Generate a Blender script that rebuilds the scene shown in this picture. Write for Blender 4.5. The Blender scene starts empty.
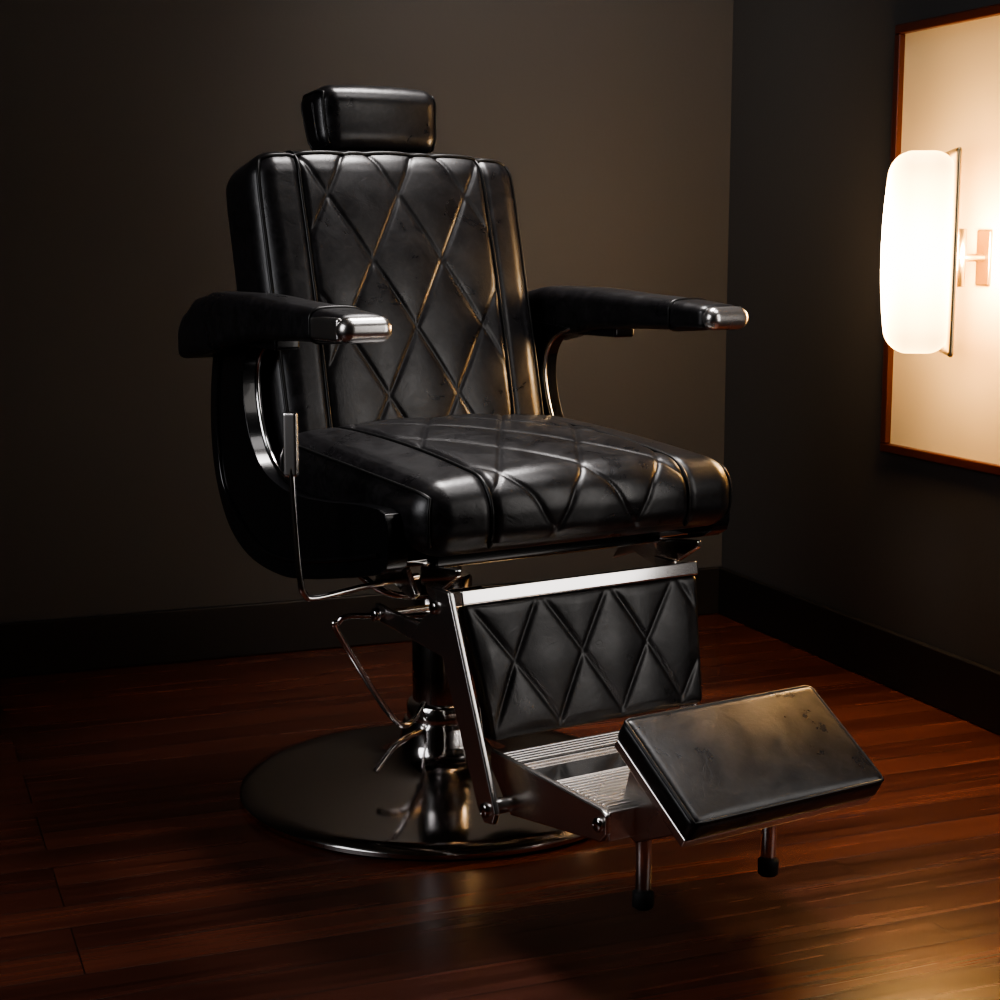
import bpy, bmesh, math
from mathutils import Vector, Matrix
S = bpy.context.scene
COL = S.collection

# ------------------------------------------------------------ materials
def newmat(name):
    m = bpy.data.materials.new(name); m.use_nodes = True
    nt = m.node_tree; b = nt.nodes['Principled BSDF']
    return m, nt, b
def N(nt, t, **kw):
    n = nt.nodes.new(t)
    for k, v in kw.items(): setattr(n, k, v)
    return n
def simple(name, col, rough=.5, metal=0., coat=0., bump=0., bscale=200., spec=.5):
    m, nt, b = newmat(name)
    b.inputs['Base Color'].default_value = (*col, 1)
    b.inputs['Roughness'].default_value = rough
    b.inputs['Metallic'].default_value = metal
    b.inputs['Coat Weight'].default_value = coat
    b.inputs['Specular IOR Level'].default_value = spec
    tc = N(nt, 'ShaderNodeTexCoord'); no = N(nt, 'ShaderNodeTexNoise')
    no.inputs['Scale'].default_value = bscale; no.inputs['Detail'].default_value = 2
    nt.links.new(tc.outputs['Object'], no.inputs['Vector'])
    mr = N(nt, 'ShaderNodeMapRange')
    mr.inputs['To Min'].default_value = rough*.94; mr.inputs['To Max'].default_value = rough*1.06
    nt.links.new(no.outputs['Fac'], mr.inputs['Value']); nt.links.new(mr.outputs['Result'], b.inputs['Roughness'])
    if bump:
        bp = N(nt, 'ShaderNodeBump'); bp.inputs['Strength'].default_value = bump; bp.inputs['Distance'].default_value = .002
        nt.links.new(no.outputs['Fac'], bp.inputs['Height']); nt.links.new(bp.outputs['Normal'], b.inputs['Normal'])
    return m

def leather():
    m, nt, b = newmat('black_leather')
    tc = N(nt, 'ShaderNodeTexCoord')
    b.inputs['Specular IOR Level'].default_value = .65
    vo = N(nt, 'ShaderNodeTexVoronoi', feature='DISTANCE_TO_EDGE'); vo.inputs['Scale'].default_value = 300
    n1 = N(nt, 'ShaderNodeTexNoise'); n1.inputs['Scale'].default_value = 14; n1.inputs['Detail'].default_value = 8; n1.inputs['Roughness'].default_value = .62; n1.inputs['Distortion'].default_value = .8
    n2 = N(nt, 'ShaderNodeTexNoise'); n2.inputs['Scale'].default_value = 60; n2.inputs['Detail'].default_value = 6; n2.inputs['Distortion'].default_value = 1.5
    for n in (vo, n1, n2): nt.links.new(tc.outputs['Object'], n.inputs['Vector'])
    cr = N(nt, 'ShaderNodeValToRGB'); cr.color_ramp.elements[0].position = .42; cr.color_ramp.elements[0].color = (.008, .0075, .0085, 1)
    cr.color_ramp.elements[1].position = .8; cr.color_ramp.elements[1].color = (.022, .020, .022, 1)
    nt.links.new(n2.outputs['Fac'], cr.inputs[0]); nt.links.new(cr.outputs[0], b.inputs['Base Color'])
    mr = N(nt, 'ShaderNodeMapRange'); mr.inputs['From Min'].default_value = .3; mr.inputs['From Max'].default_value = .7
    mr.inputs['To Min'].default_value = .24; mr.inputs['To Max'].default_value = .42
    nt.links.new(n1.outputs['Fac'], mr.inputs['Value']); nt.links.new(mr.outputs['Result'], b.inputs['Roughness'])
    n3 = N(nt, 'ShaderNodeTexNoise'); n3.inputs['Scale'].default_value = 15; n3.inputs['Detail'].default_value = 3; n3.inputs['Distortion'].default_value = 1.6
    nt.links.new(tc.outputs['Object'], n3.inputs['Vector'])
    s = N(nt, 'ShaderNodeMath', operation='SUBTRACT'); s.inputs[1].default_value = .58
    a = N(nt, 'ShaderNodeMath', operation='ABSOLUTE')
    c = N(nt, 'ShaderNodeMapRange'); c.inputs['From Max'].default_value = .010
    nt.links.new(n3.outputs['Fac'], s.inputs[0]); nt.links.new(s.outputs[0], a.inputs[0]); nt.links.new(a.outputs[0], c.inputs['Value'])
    b1 = N(nt, 'ShaderNodeBump'); b1.inputs['Strength'].default_value = .09; b1.inputs['Distance'].default_value = .001
    b2 = N(nt, 'ShaderNodeBump'); b2.inputs['Strength'].default_value = .26; b2.inputs['Distance'].default_value = .003
    b3 = N(nt, 'ShaderNodeBump'); b3.inputs['Strength'].default_value = .12; b3.inputs['Distance'].default_value = .0006
    nt.links.new(c.outputs['Result'], b1.inputs['Height'])
    nt.links.new(n1.outputs['Fac'], b2.inputs['Height']); nt.links.new(b1.outputs['Normal'], b2.inputs['Normal'])
    nt.links.new(vo.outputs['Distance'], b3.inputs['Height']); nt.links.new(b2.outputs['Normal'], b3.inputs['Normal'])
    nt.links.new(b3.outputs['Normal'], b.inputs['Normal'])
    return m

def floor_mat():
    m, nt, b = newmat('hardwood_planks')
    tc = N(nt, 'ShaderNodeTexCoord')
    br = N(nt, 'ShaderNodeTexBrick'); br.offset = .37; br.offset_frequency = 3
    br.inputs['Scale'].default_value = 1; br.inputs['Brick Width'].default_value = 1.9; br.inputs['Row Height'].default_value = .084
    br.inputs['Mortar Size'].default_value = .0012; br.inputs['Mortar Smooth'].default_value = .3; br.inputs['Bias'].default_value = 0
    br.inputs['Color1'].default_value = (0, 0, 0, 1); br.inputs['Color2'].default_value = (1, 1, 1, 1); br.inputs['Mortar'].default_value = (.5, .5, .5, 1)
    nt.links.new(tc.outputs['Object'], br.inputs['Vector'])
    mp = N(nt, 'ShaderNodeMapping'); mp.inputs['Scale'].default_value = (1.2, 26, 1)
    nt.links.new(tc.outputs['Object'], mp.inputs['Vector'])
    g = N(nt, 'ShaderNodeTexNoise', noise_dimensions='4D'); g.inputs['Scale'].default_value = 1.7; g.inputs['Detail'].default_value = 5; g.inputs['Distortion'].default_value = .6
    nt.links.new(mp.outputs[0], g.inputs['Vector'])
    w = N(nt, 'ShaderNodeMath', operation='MULTIPLY'); w.inputs[1].default_value = 13
    nt.links.new(br.outputs['Color'], w.inputs[0]); nt.links.new(w.outputs[0], g.inputs['W'])
    mx = N(nt, 'ShaderNodeMath', operation='MULTIPLY_ADD'); mx.inputs[1].default_value = .30
    nt.links.new(br.outputs['Color'], mx.inputs[0])
    g2 = N(nt, 'ShaderNodeMath', operation='MULTIPLY'); g2.inputs[1].default_value = .80
    nt.links.new(g.outputs['Fac'], g2.inputs[0]); nt.links.new(g2.outputs[0], mx.inputs[2])
    cr = N(nt, 'ShaderNodeValToRGB'); e = cr.color_ramp.elements
    e[0].position = .22; e[0].color = (.024, .007, .004, 1); e[1].position = .90; e[1].color = (.155, .043, .022, 1)
    k = e.new(.52); k.color = (.066, .018, .010, 1)
    nt.links.new(mx.outputs[0], cr.inputs[0])
    mm = N(nt, 'ShaderNodeMix', data_type='RGBA')
    mm.inputs['B'].default_value = (.012, .005, .003, 1)
    nt.links.new(br.outputs['Fac'], mm.inputs['Factor']); nt.links.new(cr.outputs[0], mm.inputs['A'])
    nt.links.new(mm.outputs['Result'], b.inputs['Base Color'])
    rr = N(nt, 'ShaderNodeMapRange'); rr.inputs['To Min'].default_value = .18; rr.inputs['To Max'].default_value = .33
    nt.links.new(g.outputs['Fac'], rr.inputs['Value']); nt.links.new(rr.outputs['Result'], b.inputs['Roughness'])
    iv = N(nt, 'ShaderNodeMath', operation='MULTIPLY_ADD'); iv.inputs[1].default_value = -1
    gs = N(nt, 'ShaderNodeMath', operation='MULTIPLY'); gs.inputs[1].default_value = .15
    nt.links.new(g.outputs['Fac'], gs.inputs[0]); nt.links.new(br.outputs['Fac'], iv.inputs[0]); nt.links.new(gs.outputs[0], iv.inputs[2])
    bp = N(nt, 'ShaderNodeBump'); bp.inputs['Strength'].default_value = .45; bp.inputs['Distance'].default_value = .002
    nt.links.new(iv.outputs[0], bp.inputs['Height']); nt.links.new(bp.outputs['Normal'], b.inputs['Normal'])
    return m

LEA = leather()
PIPE = simple('leather_piping', (.007, .007, .007), .38)
GLOSSBLK = simple('gloss_black_lacquer', (.008, .008, .009), .20, coat=.4)
CHROME = simple('chrome', (.92, .90, .89), .12, 1., bscale=6)
BRUSHED = simple('brushed_steel', (.80, .78, .76), .27, 1., bscale=6)
DARKMET = simple('polished_steel', (.64, .62, .61), .12, 1., bscale=6)
RUBBER = simple('rubber', (.01, .01, .01), .7)
BRASS = simple('aged_brass', (.62, .48, .28), .28, 1., bscale=6)
WALL = simple('dark_grey_paint', (.066, .064, .064), .6, bump=.15, bscale=120, spec=.3)
BASEB = simple('dark_baseboard_paint', (.016, .014, .013), .4)
CEIL = simple('ceiling_paint', (.08, .075, .07), .8)
FLOOR = floor_mat()
FRAMEW = simple('mahogany', (.055, .013, .006), .3, bscale=30, bump=.1)
PANEL = simple('cream_panel', (.86, .72, .48), .35, bscale=5)
def glass_mat():
    m, nt, b = newmat('lit_opal_glass')
    b.inputs['Base Color'].default_value = (.9, .88, .82, 1); b.inputs['Roughness'].default_value = .3
    tc = N(nt, 'ShaderNodeTexCoord'); mp = N(nt, 'ShaderNodeMapping')
    mp.inputs['Location'].default_value = (-.068/.14, 0, 0)
    mp.inputs['Scale'].default_value = (1/.14, 1/.11, 1/.235)
    ln = N(nt, 'ShaderNodeVectorMath', operation='LENGTH')
    nt.links.new(tc.outputs['Object'], mp.inputs[0]); nt.links.new(mp.outputs[0], ln.inputs[0])
    r1 = N(nt, 'ShaderNodeMapRange'); r1.inputs['From Min'].default_value = .35; r1.inputs['From Max'].default_value = 1.10
    r1.inputs['To Min'].default_value = 48; r1.inputs['To Max'].default_value = 6
    nt.links.new(ln.outputs['Value'], r1.inputs['Value']); nt.links.new(r1.outputs['Result'], b.inputs['Emission Strength'])
    cr = N(nt, 'ShaderNodeValToRGB'); cr.color_ramp.elements[0].position = .5; cr.color_ramp.elements[0].color = (1, .84, .60, 1)
    cr.color_ramp.elements[1].position = .95; cr.color_ramp.elements[1].color = (1, .54, .17, 1)
    nt.links.new(ln.outputs['Value'], cr.inputs[0]); nt.links.new(cr.outputs[0], b.inputs['Emission Color'])
    return m
GLASS = glass_mat()

# ------------------------------------------------------------ helpers
def empty(name, loc, rz=0):
    o = bpy.data.objects.new(name, None); o.location = loc; o.rotation_euler = (0, 0, rz)
    o.empty_display_size = .1; COL.objects.link(o); return o
def mk(name, vs, fs, mat, parent=None, smooth=True, M=None):
    me = bpy.data.meshes.new(name); me.from_pydata([tuple(v) for v in vs], [], fs)
    bm = bmesh.new(); bm.from_mesh(me); bmesh.ops.recalc_face_normals(bm, faces=bm.faces); bm.to_mesh(me); bm.free()
    if M: me.transform(M)
    me.materials.append(mat)
    for p in me.polygons: p.use_smooth = smooth
    o = bpy.data.objects.new(name, me); COL.objects.link(o)
    if parent: o.parent = parent
    return o
def bevel(o, w, seg=3):
    md = o.modifiers.new('bevel', 'BEVEL'); md.width = w; md.segments = seg; md.limit_method = 'ANGLE'; md.angle_limit = math.radians(35)
    md.harden_normals = False
    w2 = o.modifiers.new('wn', 'WEIGHTED_NORMAL'); w2.keep_sharp = False
    return o
def box(name, x0, x1, y0, y1, z0, z1, mat, parent=None, bev=.003, M=None):
    vs = [(x, y, z) for x in (x0, x1) for y in (y0, y1) for z in (z0, z1)]
    fs = [(0, 1, 3, 2), (4, 6, 7, 5), (0, 4, 5, 1), (2, 3, 7, 6), (0, 2, 6, 4), (1, 5, 7, 3)]
    o = mk(name, vs, fs, mat, parent, bev > 0, M)
    if bev > 0: bevel(o, bev)
    return o
def prism(name, poly, x0, x1, mat, parent, bev=.003, axis='X', seg=3):
    n = len(poly)
    if axis == 'X': vs = [(x0, a, b) for a, b in poly] + [(x1, a, b) for a, b in poly]
    else: vs = [(a, b, x0) for a, b in poly] + [(a, b, x1) for a, b in poly]
    fs = [tuple(range(n)), tuple(range(n, 2*n))] + [(i, (i+1) % n, n+(i+1) % n, n+i) for i in range(n)]
    o = mk(name, vs, fs, mat, parent, bev > 0)
    if bev > 0: bevel(o, bev, seg)
    return o
def catmull(pts, k=8, closed=False):
    P = [Vector(p) for p in pts]; out = []; n = len(P)
    rng = n if closed else n-1
    for i in range(rng):
        if closed: a, b, c, d = P[(i-1) % n], P[i], P[(i+1) % n], P[(i+2) % n]
        else: a, b, c, d = P[max(i-1, 0)], P[i], P[i+1], P[min(i+2, n-1)]
        for j in range(k):
            t = j/k
            out.append(.5*((2*b)+(c-a)*t+(2*a-5*b+4*c-d)*t*t+(3*b-a-3*c+d)*t**3))
    if not closed: out.append(P[-1])
    return out
def tube(name, pts, r, mat, parent=None, closed=False, smooth=0):
    if smooth: pts = catmull(pts, smooth, closed)
    cu = bpy.data.curves.new(name, 'CURVE'); cu.dimensions = '3D'; cu.bevel_depth = r; cu.bevel_resolution = 4; cu.use_fill_caps = True
    sp = cu.splines.new('POLY'); sp.points.add(len(pts)-1)
    for q, p in zip(sp.points, pts): q.co = (*p, 1)
    sp.use_cyclic_u = closed; sp.use_smooth = True
    cu.materials.append(mat)
    o = bpy.data.objects.new(name, cu); COL.objects.link(o)
    if parent: o.parent = parent
    return o
def lathe(name, prof, mat, parent=None, seg=96, M=None):
    vs = []; fs = []; n = len(prof)
    for i in range(seg):
        a = 2*math.pi*i/seg
        for r, z in prof: vs.append((r*math.cos(a), r*math.sin(a), z))
    for i in range(seg):
        for j in range(n-1):
            fs.append((i*n+j, ((i+1) % seg)*n+j, ((i+1) % seg)*n+j+1, i*n+j+1))
    fs.append(tuple(i*n for i in range(seg))); fs.append(tuple(i*n+n-1 for i in range(seg)))
    o = mk(name, vs, fs, mat, parent, True, M)
    md = o.modifiers.new('es', 'EDGE_SPLIT'); md.split_angle = math.radians(50)
    return o
def cyl(name, p0, p1, r, mat, parent=None, seg=32):
    p0 = Vector(p0); p1 = Vector(p1); d = p1-p0; L = d.length
    M = Matrix.Translation(p0) @ d.to_track_quat('Z', 'Y').to_matrix().to_4x4()
    b = min(r*.2, L*.2)
    return lathe(name, [(r-b, 0), (r, b), (r, L-b), (r-b, L)], mat, parent, seg, M)

def rb(p, h, r):
    q = [max(-(h[i]-r), min(h[i]-r, p[i])) for i in range(3)]
    d = Vector([p[i]-q[i] for i in range(3)])
    n = d.normalized()
    return Vector(q)+n*r, n
def cushion(name, h, r, step, mat, parent, fn=None, M=None):
    """rounded box lattice; fn(pos,normal,cube_pos)->pos"""
    n = [max(4, int(round(2*h[i]/step))) for i in range(3)]
    idx = {}; vs = []
    def V(i, j, k):
        key = (i, j, k)
        if key not in idx:
            p = Vector([-h[a]+2*h[a]*key[a]/n[a] for a in range(3)])
            q, nn = rb(p, h, r)
            if fn: q = fn(q, nn, p)
            idx[key] = len(vs); vs.append(q)
        return idx[key]
    fs = []
    for ax in range(3):
        u, v = [(1, 2), (0, 2), (0, 1)][ax]
        for side in (0, n[ax]):
            for i in range(n[u]):
                for j in range(n[v]):
                    q = []
                    for di, dj in ((0, 0), (1, 0), (1, 1), (0, 1)):
                        k = [0, 0, 0]; k[ax] = side; k[u] = i+di; k[v] = j+dj
                        q.append(V(*k))
                    fs.append(tuple(q))
    return mk(name, vs, fs, mat, parent, True, M)
def pathon(h, r, pts, fn, M=None, off=.0, per=24):
    out = []
    for a, b in zip(pts[:-1], pts[1:]):
        a = Vector(a); b = Vector(b)
        for i in range(per):
            p = a.lerp(b, i/per); q, nn = rb(p, h, r)
            if fn: q = fn(q, nn, p)
            q = q+nn*off
            out.append(M @ q if M else q)
    return out
def quilt(x, s, W, L, g, gw, puff):
    a = x/W+s/L; b = x/W-s/L
    k = math.sqrt(1/W**2+1/L**2)
    fa = a-math.floor(a); fb = b-math.floor(b)
    da = min(fa, 1-fa)/k; db = min(fb, 1-fb)/k
    return puff*(math.sin(math.pi*fa)*math.sin(math.pi*fb))**.6 - g*max(math.exp(-(da/gw)**2), math.exp(-(db/gw)**2))

# ------------------------------------------------------------ room
CR = (.600, 4.40, 0); A = math.radians(21)
def room(name, x0, x1, y0, y1, z0, z1, mat, bev=0):
    o = box(name, x0, x1, y0, y1, z0, z1, mat, None, bev); o.location = CR; o.rotation_euler = (0, 0, A); return o
W_, D_, H_ = 4.6, 5.2, 2.7
room('floor', -W_, 0, -D_, 0, -.1, 0, FLOOR)
room('ceiling', -W_, 0, -D_, 0, H_, H_+.1, CEIL)
room('wall_back', -W_-.1, .1, 0, .1, -.1, H_+.1, WALL)
room('wall_right', 0, .1, -D_-.1, 0, -.1, H_+.1, WALL)
room('wall_left', -W_-.1, -W_, -D_-.1, 0, -.1, H_+.1, WALL)
room('wall_front', -W_, 0, -D_-.1, -D_, -.1, H_+.1, WALL)
def bb(name, x0, x1, y0, y1):
    room(name, x0, x1, y0, y1, 0, .128, BASEB, .004)
bb('baseboard_back', -W_, 0, -.016, 0)
bb('baseboard_right', -.016, 0, -D_, -.016)
bb('baseboard_left', -W_, -W_+.016, -D_, -.016)
bb('baseboard_front', -W_+.016, -.016, -D_, -D_+.016)

# ------------------------------------------------------------ wall mirror / panel
mir = empty('wall_mirror', (.996, 3.366, .995), math.radians(-69))
hw, hh, fw = .338, .462, .020
box('mirror_panel', -hw+.01, hw-.01, -.014, -.001, -hh+.01, hh-.01, PANEL, mir, .001)
box('frame_top', -hw, hw, -.028, -.001, hh-fw, hh, FRAMEW, mir, .003)
box('frame_bottom', -hw, hw, -.028, -.001, -hh, -hh+fw, FRAMEW, mir, .003)
box('frame_side_1', -hw, -hw+fw, -.028, -.001, -hh+fw, hh-fw, FRAMEW, mir, .003)
box('frame_side_2', hw-fw, hw, -.028, -.001, -hh+fw, hh-fw, FRAMEW, mir, .003)

# ------------------------------------------------------------ sconce
sc = empty('wall_sconce', (.900, 3.342, .975), math.radians(172))
def glassfn(q, n, p):
    q = q.copy()
    if q.x > 0: q.x *= 1-.22*(q.z/.2)**2-.12*(q.y/.09)**2
    return q
cushion('opal_glass_shade', (.066, .090, .198), .042, .008, GLASS, sc, glassfn, Matrix.Translation((.068, 0, 0)))
cushion('brass_rim', (.006, .093, .203), .006, .006, BRASS, sc, None, Matrix.Translation((.002, 0, 0)))
Minv = sc.matrix_basis.inverted()
nrm = Vector((.934, .358, 0))
def W2S(v): return Minv @ Vector(v)
rim = Vector((.900, 3.342, .965)); wallp = Vector((.980, 3.373, .965))
cyl('bracket_arm', W2S(rim), W2S(wallp), .008, BRASS, sc)
mid = rim+nrm*.024
cyl('bracket_knuckle', W2S(mid+Vector((0, 0, -.058))), W2S(mid+Vector((0, 0, .058))), .011, BRASS, sc)
R = Matrix.Rotation(math.radians(-69), 4, 'Z')
MM = Minv @ Matrix.Translation(wallp) @ R
box('bracket_backplate', -.022, .022, -.008, .0015, -.055, .055, BRASS, sc, .003, MM)

# ------------------------------------------------------------ BARBER CHAIR
ch = empty('barber_chair', (-.105, 2.937, 0), math.radians(32))

# base + pump
lathe('base_disc', [(0, 0), (.355, 0), (.370, .004), (.372, .012), (.366, .020), (.345, .025), (.30, .031), (.22, .041), (.15, .053), (.11, .064), (.09, .078), (.078, .10), (.074, .13), (.070, .138), (.0, .138)], DARKMET, ch, 160)
lathe('pump_column', [(0, .13), (.055, .13), (.055, .40), (.051, .405), (.036, .405), (.036, .50), (0, .50)], DARKMET, ch, 64)
lathe('pump_collar', [(.0, .138), (.066, .138), (.066, .165), (.060, .172), (0, .172)], CHROME, ch, 64)
tube('pump_lever', [(-.05, -.02, .175), (-.12, -.05, .155), (-.25, -.083, .34), (-.252, -.088, .362), (-.235, -.095, .372), (-.17, -.115, .368), (-.08, -.14, .365)], .0055, CHROME, ch, smooth=8)
tube('release_pedal', [(-.07, -.04, .13), (-.13, -.06, .12), (-.18, -.075, .085)], .006, CHROME, ch, smooth=6)

# under seat
box('seat_frame', -.22, .22, -.36, .14, .495, .53, GLOSSBLK, ch, .006)
box('pump_head', -.09, .09, -.10, .10, .455, .50, DARKMET, ch, .01)
for i, y in enumerate((-.33, -.12)):
    box('cross_brace_%d' % i, -.295, .295, y-.015, y+.015, .500, .512, DARKMET, ch, .003)

# seat cushion
sh = (.299, .270, .056)
def seatfn(q, n, p):
    q = q.copy()
    up = max(n.z, 0); fr = max(-n.y, 0)
    fx = 1-(q.x/.299)**2; fy = 1-(q.y/.270)**2
    q.z += up*(.028*max(fx, 0)**.8*(.35+.65*max(fy, 0)))
    q.y -= fr*.012*max(fx, 0)
    if n.z > -.5:
        s = -p.y+(sh[2]-p.z)
        if n.z > .3 or n.y < -.3:
            d = abs(q.x)-.186
            k = -.004*math.exp(-(d/.007)**2)
            if d < 0: k += quilt(q.x, s, .150, .235, .0022, .0034, .0036)*min(1, -d/.012)
            q += n*k
    if abs(n.x) > .3: q.x += .006*n.x*(1-(q.y/.270)**2)
    q.z += .06*(q.y+.270)
    return q
MS = Matrix.Translation((0, -.200, .584))
cushion('seat_cushion', sh, .047, .0034, LEA, ch, seatfn, MS)
for i, sx in enumerate((-1, 1)):
    x = sx*.186
    tube('seat_seam_piping_%d' % i, pathon(sh, .047, [(x, .24, sh[2]), (x, -.270, sh[2]), (x, -.270, -.050)], seatfn, MS, .0015, 60), .0032, PIPE, ch)
    x = sx*.299
    tube('seat_edge_piping_%d' % i, pathon(sh, .047, [(x, .26, .056), (x, -.270, .056), (x, -.270, -.050)], seatfn, MS, .001, 60), .0028, PIPE, ch)

# backrest
bh = (.276, .083, .295)
def backfn(q, n, p):
    q = q.copy()
    fr = max(-n.y, 0)
    fx = max(0, 1-(q.x/.276)**2); fz = max(0, 1-(q.z/.295)**2)
    q.y -= fr*.018*fx**.7*(.3+.7*fz)
    if n.z > 0: q.z += n.z*.012*fx
    if q.z > .20:
        t = (q.z-.20)/.095; q.x *= 1-.02*t*t
    if n.y < -.3 or n.z > .3:
        d = abs(q.x)-.190
        k = -.004*math.exp(-(d/.007)**2)
        if d < 0 and n.y < -.2:
            k += quilt(q.x, p.z+.035, .142, .245, .0022, .0034, .0036)*min(1, -d/.012)*min(1, (fr-.2)*2)
        q += n*k
    return q
MB = Matrix.Translation((0, .192, .854)) @ Matrix.Rotation(math.radians(-14), 4, 'X')
cushion('back_cushion', bh, .044, .0034, LEA, ch, backfn, MB)
for i, sx in enumerate((-1, 1)):
    x = sx*.190
    tube('back_seam_piping_%d' % i, pathon(bh, .044, [(x, -.083, -.28), (x, -.083, .295), (x, .083, .295)], backfn, MB, .0015, 60), .0032, PIPE, ch)
tube('back_edge_piping', pathon(bh, .044, [(-.276, -.083, -.29), (-.276, -.083, .295), (.276, -.083, .295), (.276, -.083, -.29)], backfn, MB, .001, 60), .0036, PIPE, ch)

# headrest
hh_ = (.125, .052, .060)
def headfn(q, n, p):
    q = q.copy()
    t = q.z/.060
    q.y = q.y*(1+.14*t)+.006*t
    q.y -= max(-n.y, 0)*.010*(1-(q.x/.125)**2)
    if n.y < 0: q.y += .006*(1-t*t)
    q.x *= 1+.03*t
    q.z += max(n.z, 0)*.006*(1-(q.x/.125)**2)
    return q
MH = Matrix.Translation((.004, .262, 1.215)) @ Matrix.Rotation(math.radians(-6), 4, 'X')
cushion('headrest_cushion', hh_, .034, .004, LEA, ch, headfn, MH)
for i, sx in enumerate((-1, 1)):
    x = sx*.125
    tube('headrest_piping_%d' % i, pathon(hh_, .034, [(x, -.052, -.060), (x, -.052, .060), (x, .052, .060), (x, .052, -.060), (x, -.052, -.060)], headfn, MH, .0005, 24)[:-1], .003, PIPE, ch, closed=True)
box('headrest_post', -.03, .03, .262, .275, 1.08, 1.18, CHROME, ch, .003)

# arms and side frames
def interp(tab, y):
    if y <= tab[0][0]: return tab[0][1]
    for (a, b), (c, d) in zip(tab[:-1], tab[1:]):
        if y <= c:
            t = (y-a)/(c-a); t = t*t*(3-2*t)*.5+t*.5
            return b+(d-b)*t
    return tab[-1][1]
TOP = [(-.375, .889), (-.2, .899), (0, .909), (.13, .909), (.21, .897), (.26, .872), (.30, .832)]
BOT = [(-.375, .850), (-.2, .845), (-.06, .838), (.05, .825), (.15, .806), (.30, .788)]
DY = .050
outer = [(.175, .85), (.198, .80), (.215, .73), (.218, .65), (.200, .57), (.148, .495), (.060, .452), (-.06, .440), (-.167, .450), (-.33, .480), (-.43, .502)]
inner = [(-.43, .602), (-.36, .600), (-.25, .590), (-.15, .586), (-.077, .592), (-.01, .612), (.035, .650), (.060, .70), (.070, .75), (.062, .79), (.035, .818), (-.02, .838)]
outer = [(a+DY, b) for a, b in outer]; inner = [(a+DY, b) for a, b in inner]
def c2(pts, k=6): return [(p.x, p.y) for p in catmull([(a, b, 0) for a, b in pts], k)]
for side, sx in enumerate((-1, 1)):
    ah = (.046, .335, .035)
    def armfn(q, n, p):
        y = q.y-.04
        t = (q.z/.035+1)/2
        w = 1-.12*max(0, (y-.1)/.2)-.08*max(0, (-.25-y)/.12)
        return Vector((q.x*w, y+(.010 if y < -.3 else 0)*min(1, (-.3-y)/.05), interp(BOT, y)+t*(interp(TOP, y)-interp(BOT, y))+max(n.z, 0)*.004*(1-(q.x/.046)**2)))
    MA = Matrix.Translation((sx*.340, 0, 0))
    cushion('armrest_pad_%d' % side, ah, .017, .005, LEA, ch, armfn, MA)
    yy = -.235
    ring = pathon(ah, .017, [(-.046, yy, -.035), (.046, yy, -.035), (.046, yy, .035), (-.046, yy, .035), (-.046, yy, -.035)], armfn, MA, .0005, 14)
    tube('armrest_piping_%d' % side, ring, .0028, PIPE, ch, closed=True)
    xo = sx*(.340+.0450); xs = sx*(.340+.034)
    prism('armrest_chrome_side_%d' % side, [(xo+sx*.001, -.275), (xo, -.366), (xs, -.366), (xs, -.275)], .852, .8875, BRUSHED, ch, .008, 'Z', 5)
    cushion('armrest_chrome_bar_%d' % side, (.0440, .0195, .0195), .0190, .002, BRUSHED, ch, None, Matrix.Translation((sx*.342, -.368, .8695)))
    poly = c2(outer)+[(-.452+DY, .514), (-.458+DY, .530), (-.458+DY, .582), (-.450+DY, .597)]+c2(inner)
    x0, x1 = sorted((sx*.293, sx*.328))
    prism('side_frame_%d' % side, poly, x0, x1, GLOSSBLK, ch, .008, 'X', 4)
    xo2 = sx*.329
    off = [(a-.035 if a > .05+DY else a, b+.030 if b < .56 else b) for a, b in outer[1:]]
    tube('side_frame_ridge_%d' % side, [(xo2, a, b) for a, b in c2(off)], .004, GLOSSBLK, ch)
    tube('side_frame_trim_%d' % side, [(sx*.300, a-.001, b) for a, b in c2(inner[4:])], .0045, CHROME, ch)
    box('arm_bracket_%d' % side, *sorted((sx*.315, sx*.360)), -.09, .06, .824, .845, GLOSSBLK, ch, .005)

# recline lever
tube('recline_lever_rod', [(-.20, -.27, .468), (-.30, -.275, .462), (-.385, -.281, .455), (-.405, -.282, .463), (-.412, -.281, .49), (-.414, -.268, .60), (-.414, -.262, .66)], .0052, CHROME, ch, smooth=8)
cushion('recline_lever_grip', (.0115, .006, .050), .004, .002, BRUSHED, ch, None, Matrix.Translation((-.414, -.261, .693)) @ Matrix.Rotation(math.radians(-45), 4, 'Z'))
tube('link_rod', [(-.29, -.19, .49), (-.24, -.26, .44), (-.10, -.30, .44)], .006, CHROME, ch, smooth=8)

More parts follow.
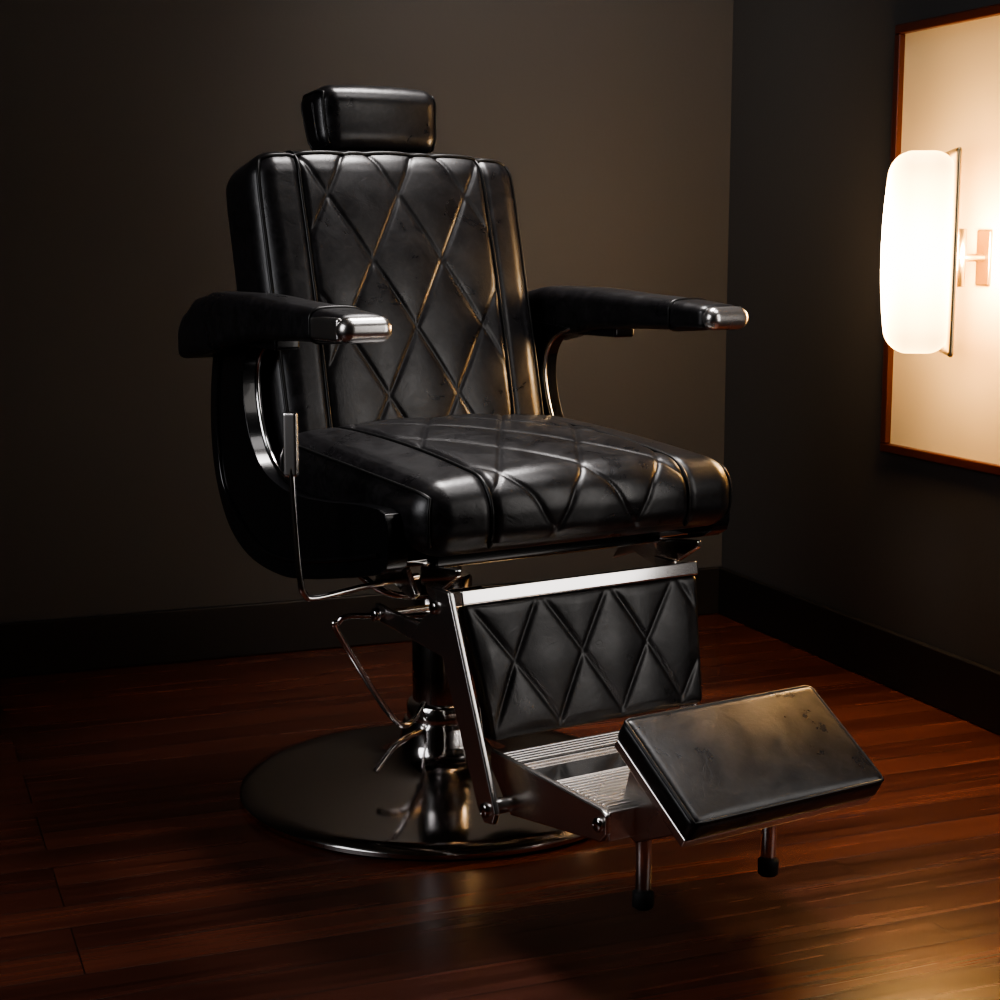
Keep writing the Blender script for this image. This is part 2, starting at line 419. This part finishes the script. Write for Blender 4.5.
# leg-rest linkage
for side, sx in enumerate((-1, 1)):
    x0, x1 = sorted((sx*.236, sx*.246))
    rail = [(-.372, .478), (-.445, .478), (-.578, .170), (-.570, .152), (-.545, .148), (-.528, .165)]
    if side == 0: prism('legrest_rail_0', rail, x0, x1, BRUSHED, ch, .003)
    else: prism('legrest_rail_1', [(-.370, .478), (-.425, .478), (-.500, .19), (-.56, .17), (-.56, .150), (-.52, .150), (-.46, .19)], .196, .204, BRUSHED, ch, .003)
    x2, x3 = sorted((sx*.224, sx*.235))
    prism('legrest_link_%d' % side, [(-.185, .412), (-.185, .385), (-.35, .372), (-.41, .368), (-.42, .44), (-.36, .43), (-.33, .405)], x2, x3, BRUSHED, ch, .003)
    prism('seat_bracket_%d' % side, [(-.195, .44), (-.255, .52), (-.285, .52), (-.345, .455), (-.33, .445), (-.26, .462)], x0, x1, BRUSHED, ch, .003)
    prism('hanger_arm_%d' % side, [(-.34, .50), (-.45, .512), (-.45, .50), (-.40, .47), (-.34, .47)], x2, x3, CHROME, ch, .003)
    for k, (y, z) in enumerate(((-.405, .447), (-.552, .170), (-.21, .398))):
        if side == 1 and k == 0: continue
        cyl('pivot_bolt_%d_%d' % (side, k), (sx*.20, y, z) if side else (sx*.24, y, z), (sx*.210, y, z) if side else (sx*.252, y, z), .011, DARKMET, ch)
tube('cross_rod_rear', [(-.25, -.21, .398), (.25, -.21, .398)], .006, CHROME, ch)
tube('cross_rod_front', [(-.23, -.552, .172), (.205, -.552, .172)], .006, CHROME, ch)

# calf panel
ph = (.213, .013, .104)
def calffn(q, n, p):
    q = q.copy()
    if n.y < -.2:
        e = min(1, (1-abs(q.x)/.213)*8, (1-abs(q.z)/.104)*6); e = max(e, 0)
        q += n*(quilt(q.x+.02, p.z-.01, .125, .20, .0024, .0036, .0038)*e)
    q.x *= 1+.055*q.z/.104
    return q
MC = Matrix.Translation((0, -.466, .352)) @ Matrix.Rotation(math.radians(-14.3), 4, 'X')
cushion('calf_panel', ph, .008, .0034, LEA, ch, calffn, MC)
box('calf_panel_backing', -.205, .205, .012, .018, -.1, .1, DARKMET, ch, .002, MC)
box('calf_panel_chrome_strip', -.228, .224, -.018, .012, .104, .127, CHROME, ch, .003, MC)

# foot platform with ribs
for side, sx in enumerate((-1, 1)):
    x0, x1 = sorted((sx*.196, sx*.206))
    prism('platform_side_%d' % side, [(-.500, .242), (-.500, .215), (-.555, .155), (-.785, .186), (-.800, .200), (-.800, .228), (-.785, .234)], x0, x1, BRUSHED, ch, .003)
    cyl('platform_bolt_%d' % side, (sx*.205, -.785, .212), (sx*.213, -.785, .212), .010, DARKMET, ch)
    cyl('platform_pivot_%d' % side, (sx*.195, -.552, .172), (sx*.24, -.552, .172), .012, BRUSHED, ch)
    x2, x3 = sorted((sx*.150, sx*.158))
    prism('footrest_brace_%d' % side, [(-.770, .235), (-.770, .190), (-.800, .180), (-.90, .225), (-.925, .245), (-.80, .325)], x2, x3, BRUSHED, ch, .003)
box('platform_plate', -.197, .197, -.795, -.500, .222, .230, BRUSHED, ch, .001)
box('platform_smooth_plate', -.194, .194, -.655, -.577, .229, .2325, CHROME, ch, .001)
ribs = [-.508-.0105*i for i in range(6)]+[-.668-.0105*i for i in range(12)]
for i, y in enumerate(ribs):
    box('tread_rib_%02d' % i, -.194, .194, y-.0032, y+.0032, .229, .236, BRUSHED, ch, .002)
for i, y in enumerate((-.572, -.660)):
    box('tread_edge_%d' % i, -.194, .194, y-.004, y+.004, .229, .238, CHROME, ch, .001)
box('platform_front_bar', -.2, .2, -.800, -.792, .190, .232, BRUSHED, ch, .002)
for side, sx in enumerate((-1, 1)):
    cyl('footrest_leg_%d' % side, (sx*.116, -.766, .085), (sx*.116, -.766, .225), .0115, BRUSHED, ch)
    cyl('leg_rubber_tip_%d' % side, (sx*.116, -.766, .066), (sx*.116, -.766, .092), .0155, RUBBER, ch)

# footrest cushion
fh = (.172, .096, .020)
def footfn(q, n, p):
    q = q.copy()
    q.z += max(n.z, 0)*.007*(1-(q.x/.172)**2)*(1-(q.y/.096)**2)
    return q
MF = Matrix.Translation((.002, -.854, .288)) @ Matrix.Rotation(math.radians(32.7), 4, 'X')
cushion('footrest_cushion', fh, .012, .004, LEA, ch, footfn, MF)
tube('footrest_piping', pathon(fh, .012, [(-.172, -.096, .02), (.172, -.096, .02), (.172, .096, .02), (-.172, .096, .02), (-.172, -.096, .02)], footfn, MF, .0, 30), .0028, PIPE, ch, closed=True)
box('footrest_tray', -.168, .168, -.092, .092, -.034, -.018, BRUSHED, ch, .003, MF)

# ------------------------------------------------------------ lights
def area(name, loc, target, size, power, col, sy=None, spread=180):
    l = bpy.data.lights.new(name, 'AREA'); l.energy = power; l.color = col; l.size = size; l.spread = math.radians(spread)
    if sy: l.shape = 'RECTANGLE'; l.size_y = sy
    o = bpy.data.objects.new(name, l); COL.objects.link(o); o.location = loc
    o.rotation_euler = (Vector(target)-Vector(loc)).to_track_quat('-Z', 'Y').to_euler(); return o
def spot(name, loc, target, ang, blend, power, col, rad=.1):
    l = bpy.data.lights.new(name, 'SPOT'); l.energy = power; l.color = col; l.spot_size = math.radians(ang); l.spot_blend = blend; l.shadow_soft_size = rad
    o = bpy.data.objects.new(name, l); COL.objects.link(o); o.location = loc
    o.rotation_euler = (Vector(target)-Vector(loc)).to_track_quat('-Z', 'Y').to_euler(); return o
spot('ceiling_key_spot', (.20, 3.30, 2.6), (.18, 2.80, .5), 58, .9, 215, (1, .95, .93), .3)
spot('wall_wash_spot', (.15, 3.1, 2.5), (.15, 4.2, 1.4), 72, 1, 46, (1, .92, .84), .15)
area('added_side_light', (1.25, 2.0, 1.05), (.1, 2.7, .6), .5, 4.5, (1, .95, .91), 1.1)  # unseen area light, added so the chrome strip has something bright to reflect
area('added_top_light', (.78, 2.55, 2.45), (.25, 2.45, .4), .7, 7.5, (1, .96, .95), .7)  # area light without a fixture, added to put sheen on the footrest
area('added_left_fill', (-1.9, 1.5, 1.5), (-.15, 2.7, .60), 1.0, 4, (.98, .97, 1), 1.3, 80)  # added fill out of view, lifts the chair's left side and base
lp = bpy.data.lights.new('sconce_bulb', 'POINT'); lp.energy = 20; lp.color = (1, .60, .23); lp.shadow_soft_size = .04
lo = bpy.data.objects.new('sconce_bulb', lp); COL.objects.link(lo); lo.location = (.945, 3.30, .975)

w = bpy.data.worlds.new('World'); S.world = w; w.use_nodes = True
w.node_tree.nodes['Background'].inputs[0].default_value = (.02, .02, .022, 1)
w.node_tree.nodes['Background'].inputs[1].default_value = .3
try: S.view_settings.look = 'AgX - Medium High Contrast'
except Exception as e: print(e)

# ------------------------------------------------------------ camera
cd = bpy.data.cameras.new('Camera'); cd.sensor_width = 36; cd.lens = 1.654*36; cd.clip_start = .05
co = bpy.data.objects.new('Camera', cd); COL.objects.link(co)
co.location = (0, 0, 1.0); co.rotation_euler = (math.radians(90-8.93), 0, 0)
S.camera = co
